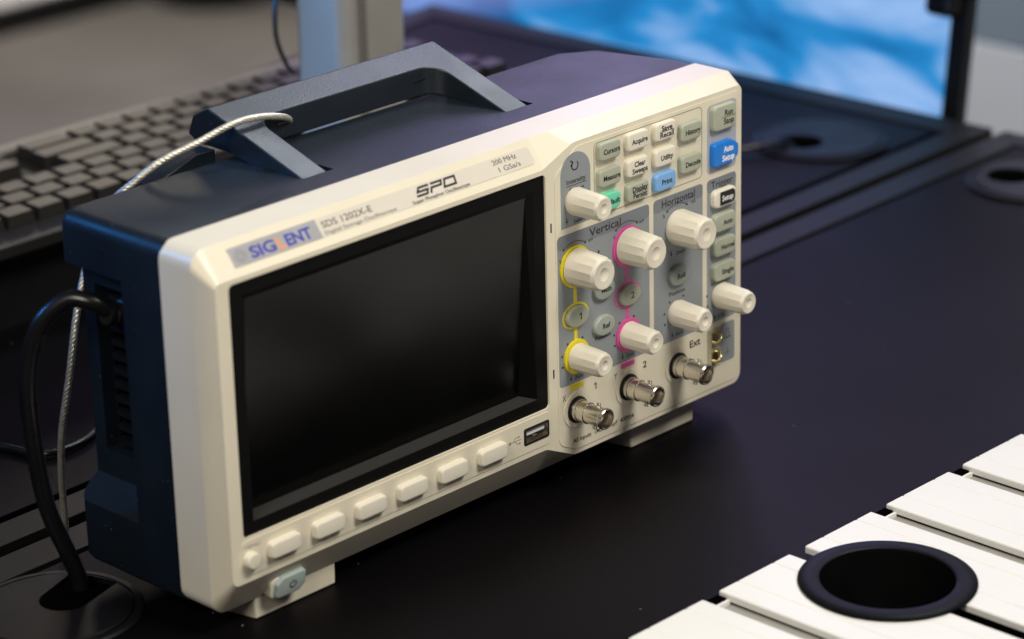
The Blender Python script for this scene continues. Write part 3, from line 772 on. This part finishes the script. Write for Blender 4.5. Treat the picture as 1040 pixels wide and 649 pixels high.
# ------------------------------------------------------------------ desk outlet covers
def outlet(label, cx, cy, r, notch, ang, round_hole=False):
    t = thing('desk_outlet', label, 'cable outlet', (cx, cy, -42), 'round cable outlets in the desks')
    bm = BM(); lathe_z(bm, [(r-4, .0), (r, .1), (r, 1.1), (r-1, 1.9), (r-3.2, 2.0), (r-3.6, 1.4), (r-4, 1.4), (r-4, 0)], 64); obj('flange', bm, gromm_m, t, (cx, cy, -42), smooth=35)
    a = math.radians(ang); dx, dy = math.cos(a), math.sin(a)
    disc = BM(); lathe_z(disc, [(0, .1), (r-4.4, .1), (r-4.4, 2.0), (r-5.4, 2.6), (0, 2.6)], 64)
    # cable mouth: a rounded slot open towards the flange
    w_ = notch; q = []
    for k in range(13):
        an = math.radians(90+180*k/12); q.append((r*.22+w_*math.cos(an), w_*math.sin(an)))
    if round_hole: q = [(r*.36+13*math.cos(2*math.pi*k/32), 13*math.sin(2*math.pi*k/32)) for k in range(32)]
    else: q += [(r-6, -w_*1.05), (r-6, w_*1.05)]
    q = [(x*dx-y*dy, x*dy+y*dx) for x, y in q]
    cb = BM(); loft(cb, [[(x, y, -3) for x, y in q], [(x, y, 8) for x, y in q]])
    me = boolean(disc, [cb], gromm_m, 'cover'); cv = put('cover', me, t, (cx, cy, -42))
    for p in me.polygons: p.use_smooth = True
    bv = cv.modifiers.new('bevel', 'BEVEL'); bv.width = .0004; bv.segments = 2; bv.limit_method = 'ANGLE'; bv.harden_normals = True
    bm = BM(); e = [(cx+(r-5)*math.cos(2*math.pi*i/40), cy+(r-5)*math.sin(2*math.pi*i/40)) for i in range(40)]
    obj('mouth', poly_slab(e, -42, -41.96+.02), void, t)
    return t
outlet('round outlet cover in the desk beside the oscilloscope, swallowing the power cord', -37, 74, 35.5, 10.5, 18)
outlet('violet lit round outlet cover in the desk board behind, near the display', 632, 220, 39, 10, 165, True)
outlet('round outlet cover in the front desk board, at its corner by the display', 648, 84, 37, 10, 105, True)
bm = BM(); tube(bm, catmull([(616, 222, -45), (606, 225, -38), (590, 232, -37), (565, 245, -39), (535, 238, -40), (500, 222, -40.4)], 8), 1.7, 10)
tag(obj('desk_cable', bm, cable_m, None, smooth=40), 'black cable running from the violet lit outlet towards the oscilloscope', 'cable')

# ------------------------------------------------------------------ white slatted shelf with ring
sh = thing('slatted_shelf', 'white slatted shelf section lying on the desk before the oscilloscope', 'shelf', (260, -250, -42))
ZS = -36.0
slat_prof = [(0, -2.9), (.5, -3.4), (2.4, -3.4), (2.4, -4.6), (41.6, -4.6), (41.6, -3.4), (43.3, -3.4), (43.8, -2.9), (43.8, -.5), (43.3, 0), (34.0, 0), (33.4, -.45), (32.8, 0), (12.2, 0), (11.6, -.45), (11.0, 0), (.5, 0), (0, -.5)]
hole_c = (190.2, -162.0)
def slat(x0):
    bm = BM(); loft(bm, [[(x, y, z) for x, z in slat_prof] for y in (-117.6, -420)])
    return bm
for k in range(-2, 12):
    x0 = 87.2+53.6*k
    cb = BM(); lathe_z(cb, [(0, -20), (30, -20), (30, 20), (0, 20)], 48, hole_c[0]-x0, hole_c[1])
    if abs(x0+22-hole_c[0]) < 60:
        me = boolean(slat(x0), [cb], white_pnt, 'slat'); o = put('slat', me, sh, (x0, 0, ZS))
    else: o = obj('slat', slat(x0), white_pnt, sh, (x0, 0, ZS))
    bevel(o, .35, 2, 30)
    if abs(x0-4-hole_c[0]) > 36:
        obj('tongue', bbox(-9.0, .5, -416, -123.4, -5.0, -4.0), mat('shaded_gap_grey', (.30, .29, .265), .5, var=.05, vscale=40), sh, (x0, 0, ZS))  # white surface down in the gap, its shade painted as grey
        obj('end_web', bbox(-9.3, -.1, -123.2, -122.0, -4.9, -2.2), white_pnt, sh, (x0, 0, ZS))
        obj('end_cap', bbox(-9.4, -.2, -121.4, -117.0, -5.4, -1.6), void, sh, (x0, 0, ZS), bev=.4, seg=2)
for y in (-135, -250, -380):
    if y != -135: obj('support_rail', bbox(-20, 715, y-8, y+8, -1.4, 0), black_pl, sh, (0, 0, ZS-4.6))
obj('support_rail', bbox(-20, 715, -132, -121, -1.4, 0), black_pl, sh, (0, 0, ZS-4.6))
bm = BM(); lathe_z(bm, [(29.4, -40), (29.4, -1), (29.6, .05), (34.8, .05), (35.3, .5), (35.2, 1.0), (34.4, 1.5), (27.6, 1.9), (26.7, 1.5), (26.4, .4), (26.0, -40), (29.4, -40)], 72)
rg_o = thing('ring_insert', 'glossy black round ring insert let into the white slats', 'ring', (hole_c[0], hole_c[1], -42))
obj('ring', bm, ring_m, rg_o, (hole_c[0], hole_c[1], ZS), smooth=40)
bm = BM(); lathe_z(bm, [(0, -40), (26.0, -40), (26.0, -39), (0, -39)], 48)
obj('cup_floor', bm, void, rg_o, (hole_c[0], hole_c[1], ZS), smooth=35)

# ------------------------------------------------------------------ keyboard on a riser
rs = thing('keyboard_riser', 'low black riser box on the desk under the keyboard', 'riser', (290, 390, -42))
obj('top_board', bbox(40, 520, 338, 442, -6, 0), black_pl, rs, bev=1)
obj('front_board', bbox(42, 518, 340, 346, -42, -6), black_pl, rs)
obj('rear_board', bbox(42, 518, 434, 440, -42, -6), black_pl, rs)
for x in (42, 512): obj('side_board', bbox(x, x+6, 346, 434, -42, -6), black_pl, rs)
kb = thing('keyboard', 'black computer keyboard lying on the low riser behind the oscilloscope', 'keyboard', (285, 385, 0))
bm = BM(); loft(bm, [[(x, 322, .2), (x, 440, .2), (x, 440, 9.5), (x, 322, 7.5)] for x in (62, 503)]); obj('shell', bm, kb_m, kb, bev=1.5)
obj('rear_trim', bbox(64, 501, 432.5, 441.5, 9.2, 12.6), mat('taupe_trim', (.22, .20, .175), .4), kb, bev=1.2)
kc = {}
def keycap(wd):
    if wd in kc: return kc[wd]
    bm = BM(); loft(bm, [[(-wd/2, -6.6, 0), (wd/2, -6.6, 0), (wd/2, 6.6, 0), (-wd/2, 6.6, 0)], [(-wd/2+1.4, -5.4, 6.0), (wd/2-1.4, -5.4, 6.0), (wd/2-1.4, 5.6, 6.4), (-wd/2+1.4, 5.6, 6.4)]])
    kc[wd] = to_mesh('keycap', bm, key_m); return kc[wd]
def key(x, y, wd): put('key', keycap(wd), kb, (x, y, 7.6+(y-322)/118*2))
for y, off in ((346, 5), (361, 0), (376, 8)):
    x = 76+off
    while x < 492: key(x, y, 17); x += 18.6
for y, off in ((391, 4), (406, 0), (421, 2)):
    for x in ((76, 94.6, 113.2, 131.8) if y == 391 else (76, 94.6, 113.2, 193)): key(x+off, y, 17)
    x = 214+off; first = {391: 38, 406: 36, 421: 30}[y]
    key(x+first/2+2, y, first); x += first+13
    while x < 490: key(x, y, 17); x += 18.6

# ------------------------------------------------------------------ aluminium post
po = thing('display_post', 'brushed aluminium post standing on the desk behind the handle', 'post', (335, 300, -42))
bm = BM()
cs = fil2([(312.5, 309), (319.5, 280), (364, 282), (374, 309)], [2, 8, 5, 3], 8)
loft(bm, [[(x, y, z) for x, y in cs] for z in (-36, 420)]); obj('column', bm, alu, po, smooth=35)
obj('cover_strip', bbox(329, 335, 279.4, 284, -36, 419), mat('grey_strip', (.14, .13, .12), .4), po, bev=1)
obj('base', bbox(286, 384, 268, 332, -42, -36), alu, po, bev=2)
bm = BM(); tube(bm, catmull([(311.5, 309, 160), (302, 309, 110), (299, 309, 80), (305, 309, 62), (310, 309, 56)], 8), 1.2, 8)
tag(obj('loop_cable', bm, cable_m, None, smooth=40), 'thin cable loop hanging beside the aluminium post', 'cable')

# ------------------------------------------------------------------ floor standing display beyond the desk
mo = thing('display_monitor', 'black framed display showing a bright blue picture beyond the desk', 'display', (800, 520, -742))
TL = math.radians(6.7)
rotm = Matrix.Rotation(TL, 3, 'Y')
def mon(name, a, m, bev=None): return obj(name, bbox(*a), m, mo, (741, 204, -82), bev=bev, rot=rotm)
W_, H_ = 640, 390
mon('frame', (0, 9, 0, 12.5, 0, H_), black_pl, .8); mon('frame', (0, 9, W_-13, W_, 0, H_), black_pl, .8)
mon('frame', (0, 9, 13.1, W_-13.1, 0, 14), black_pl, .8); mon('frame', (0, 9, 13.1, W_-13.1, H_-13, H_), black_pl, .8)
mon('back', (9, 16, 8, W_-1, 1, H_-1), black_pl)
m = bpy.data.materials.new('blue_picture'); m.use_nodes = True; nt = m.node_tree; b_ = nt.nodes['Principled BSDF']
tc = nt.nodes.new('ShaderNodeTexCoord'); mp = nt.nodes.new('ShaderNodeMapping'); mp.inputs['Scale'].default_value = (1, 4.2, 9); mp.inputs['Rotation'].default_value = (.55, 0, 0)
nz = nt.nodes.new('ShaderNodeTexNoise'); nz.inputs['Scale'].default_value = 2.2; nz.inputs['Detail'].default_value = 2.5; nz.inputs['Distortion'].default_value = .5
cr = nt.nodes.new('ShaderNodeValToRGB'); e = cr.color_ramp.elements
e[0].position = .38; e[0].color = (.004, .12, .36, 1); e[1].position = .74; e[1].color = (.42, .62, 1.0, 1)
k_ = e.new(.54); k_.color = (.02, .27, .66, 1)
sp = nt.nodes.new('ShaderNodeSeparateXYZ'); mr = nt.nodes.new('ShaderNodeMapRange'); mr.inputs['From Min'].default_value = .42; mr.inputs['From Max'].default_value = .02; mr.inputs['To Min'].default_value = -.06; mr.inputs['To Max'].default_value = .20
ad = nt.nodes.new('ShaderNodeMath'); ad.operation = 'ADD'
nt.links.new(tc.outputs['Object'], mp.inputs['Vector']); nt.links.new(mp.outputs[0], nz.inputs['Vector']); nt.links.new(tc.outputs['Object'], sp.inputs[0]); nt.links.new(sp.outputs['Y'], mr.inputs['Value'])
nt.links.new(nz.outputs['Fac'], ad.inputs[0]); nt.links.new(mr.outputs[0], ad.inputs[1]); nt.links.new(ad.outputs[0], cr.inputs['Fac'])
b_.inputs['Base Color'].default_value = (.01, .01, .012, 1); b_.inputs['Roughness'].default_value = .3
mv = nt.nodes.new('ShaderNodeMix'); mv.data_type = 'RGBA'; mv.inputs[7].default_value = (.80, .62, 1.25, 1)  # violet far end; brighter unseen top added to tint the desk
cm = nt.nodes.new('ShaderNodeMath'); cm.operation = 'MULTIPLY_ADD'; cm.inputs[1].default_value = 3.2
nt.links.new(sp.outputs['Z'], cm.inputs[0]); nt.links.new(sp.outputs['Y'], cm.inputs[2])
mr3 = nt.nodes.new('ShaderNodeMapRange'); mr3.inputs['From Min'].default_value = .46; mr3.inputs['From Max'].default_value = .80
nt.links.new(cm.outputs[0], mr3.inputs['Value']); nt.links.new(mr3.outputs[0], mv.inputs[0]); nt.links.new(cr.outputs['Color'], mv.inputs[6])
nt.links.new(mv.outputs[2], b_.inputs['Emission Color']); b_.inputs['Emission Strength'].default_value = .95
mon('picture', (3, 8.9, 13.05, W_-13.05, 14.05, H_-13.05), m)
bm = BM(); box(bm, -14, -.2, 3, 24, 91, 150)
obj('bracket', bm, black_pl, mo, (741, 204, -82), bev=5, rot=rotm, seg=4)
obj('pillar', bbox(768, 792, 490, 550, -730, 40), black_pl, mo)
obj('foot', bbox(700, 900, 380, 660, -742, -730), black_pl, mo, bev=3)

# ------------------------------------------------------------------ things on the floor far behind
pf = thing('low_platform', 'white topped low platform with black edge on the carpet', 'platform', (1400, 3700, -742))
obj('top', bbox(700, 2290, 2885, 4300, -722, -700), white_pnt, pf, bev=2)
obj('edge', bbox(690, 2300, 2865, 2883, -742, -703), black_pl, pf)
obj('body', bbox(705, 2285, 2885, 4295, -742, -722), black_pl, pf)
bs = thing('stool_base', 'round black stool base on the carpet', 'stool', (2330, 2790, -742))
bm = BM(); lathe_z(bm, [(0, 0), (105, 0), (105, 8), (90, 16), (30, 22), (26, 30), (0, 30)], 40); obj('disc', bm, black_pl, bs, (2350, 2800, -742), smooth=35)
bm = BM(); lathe_z(bm, [(0, 28), (24, 28), (24, 420), (0, 420)], 20); obj('stem', bm, metal_dk, bs, (2350, 2800, -742), smooth=35)
bm = BM(); lathe_z(bm, [(0, 418), (160, 418), (175, 440), (160, 470), (0, 474)], 32); obj('seat', bm, black_pl, bs, (2350, 2800, -742), smooth=35)
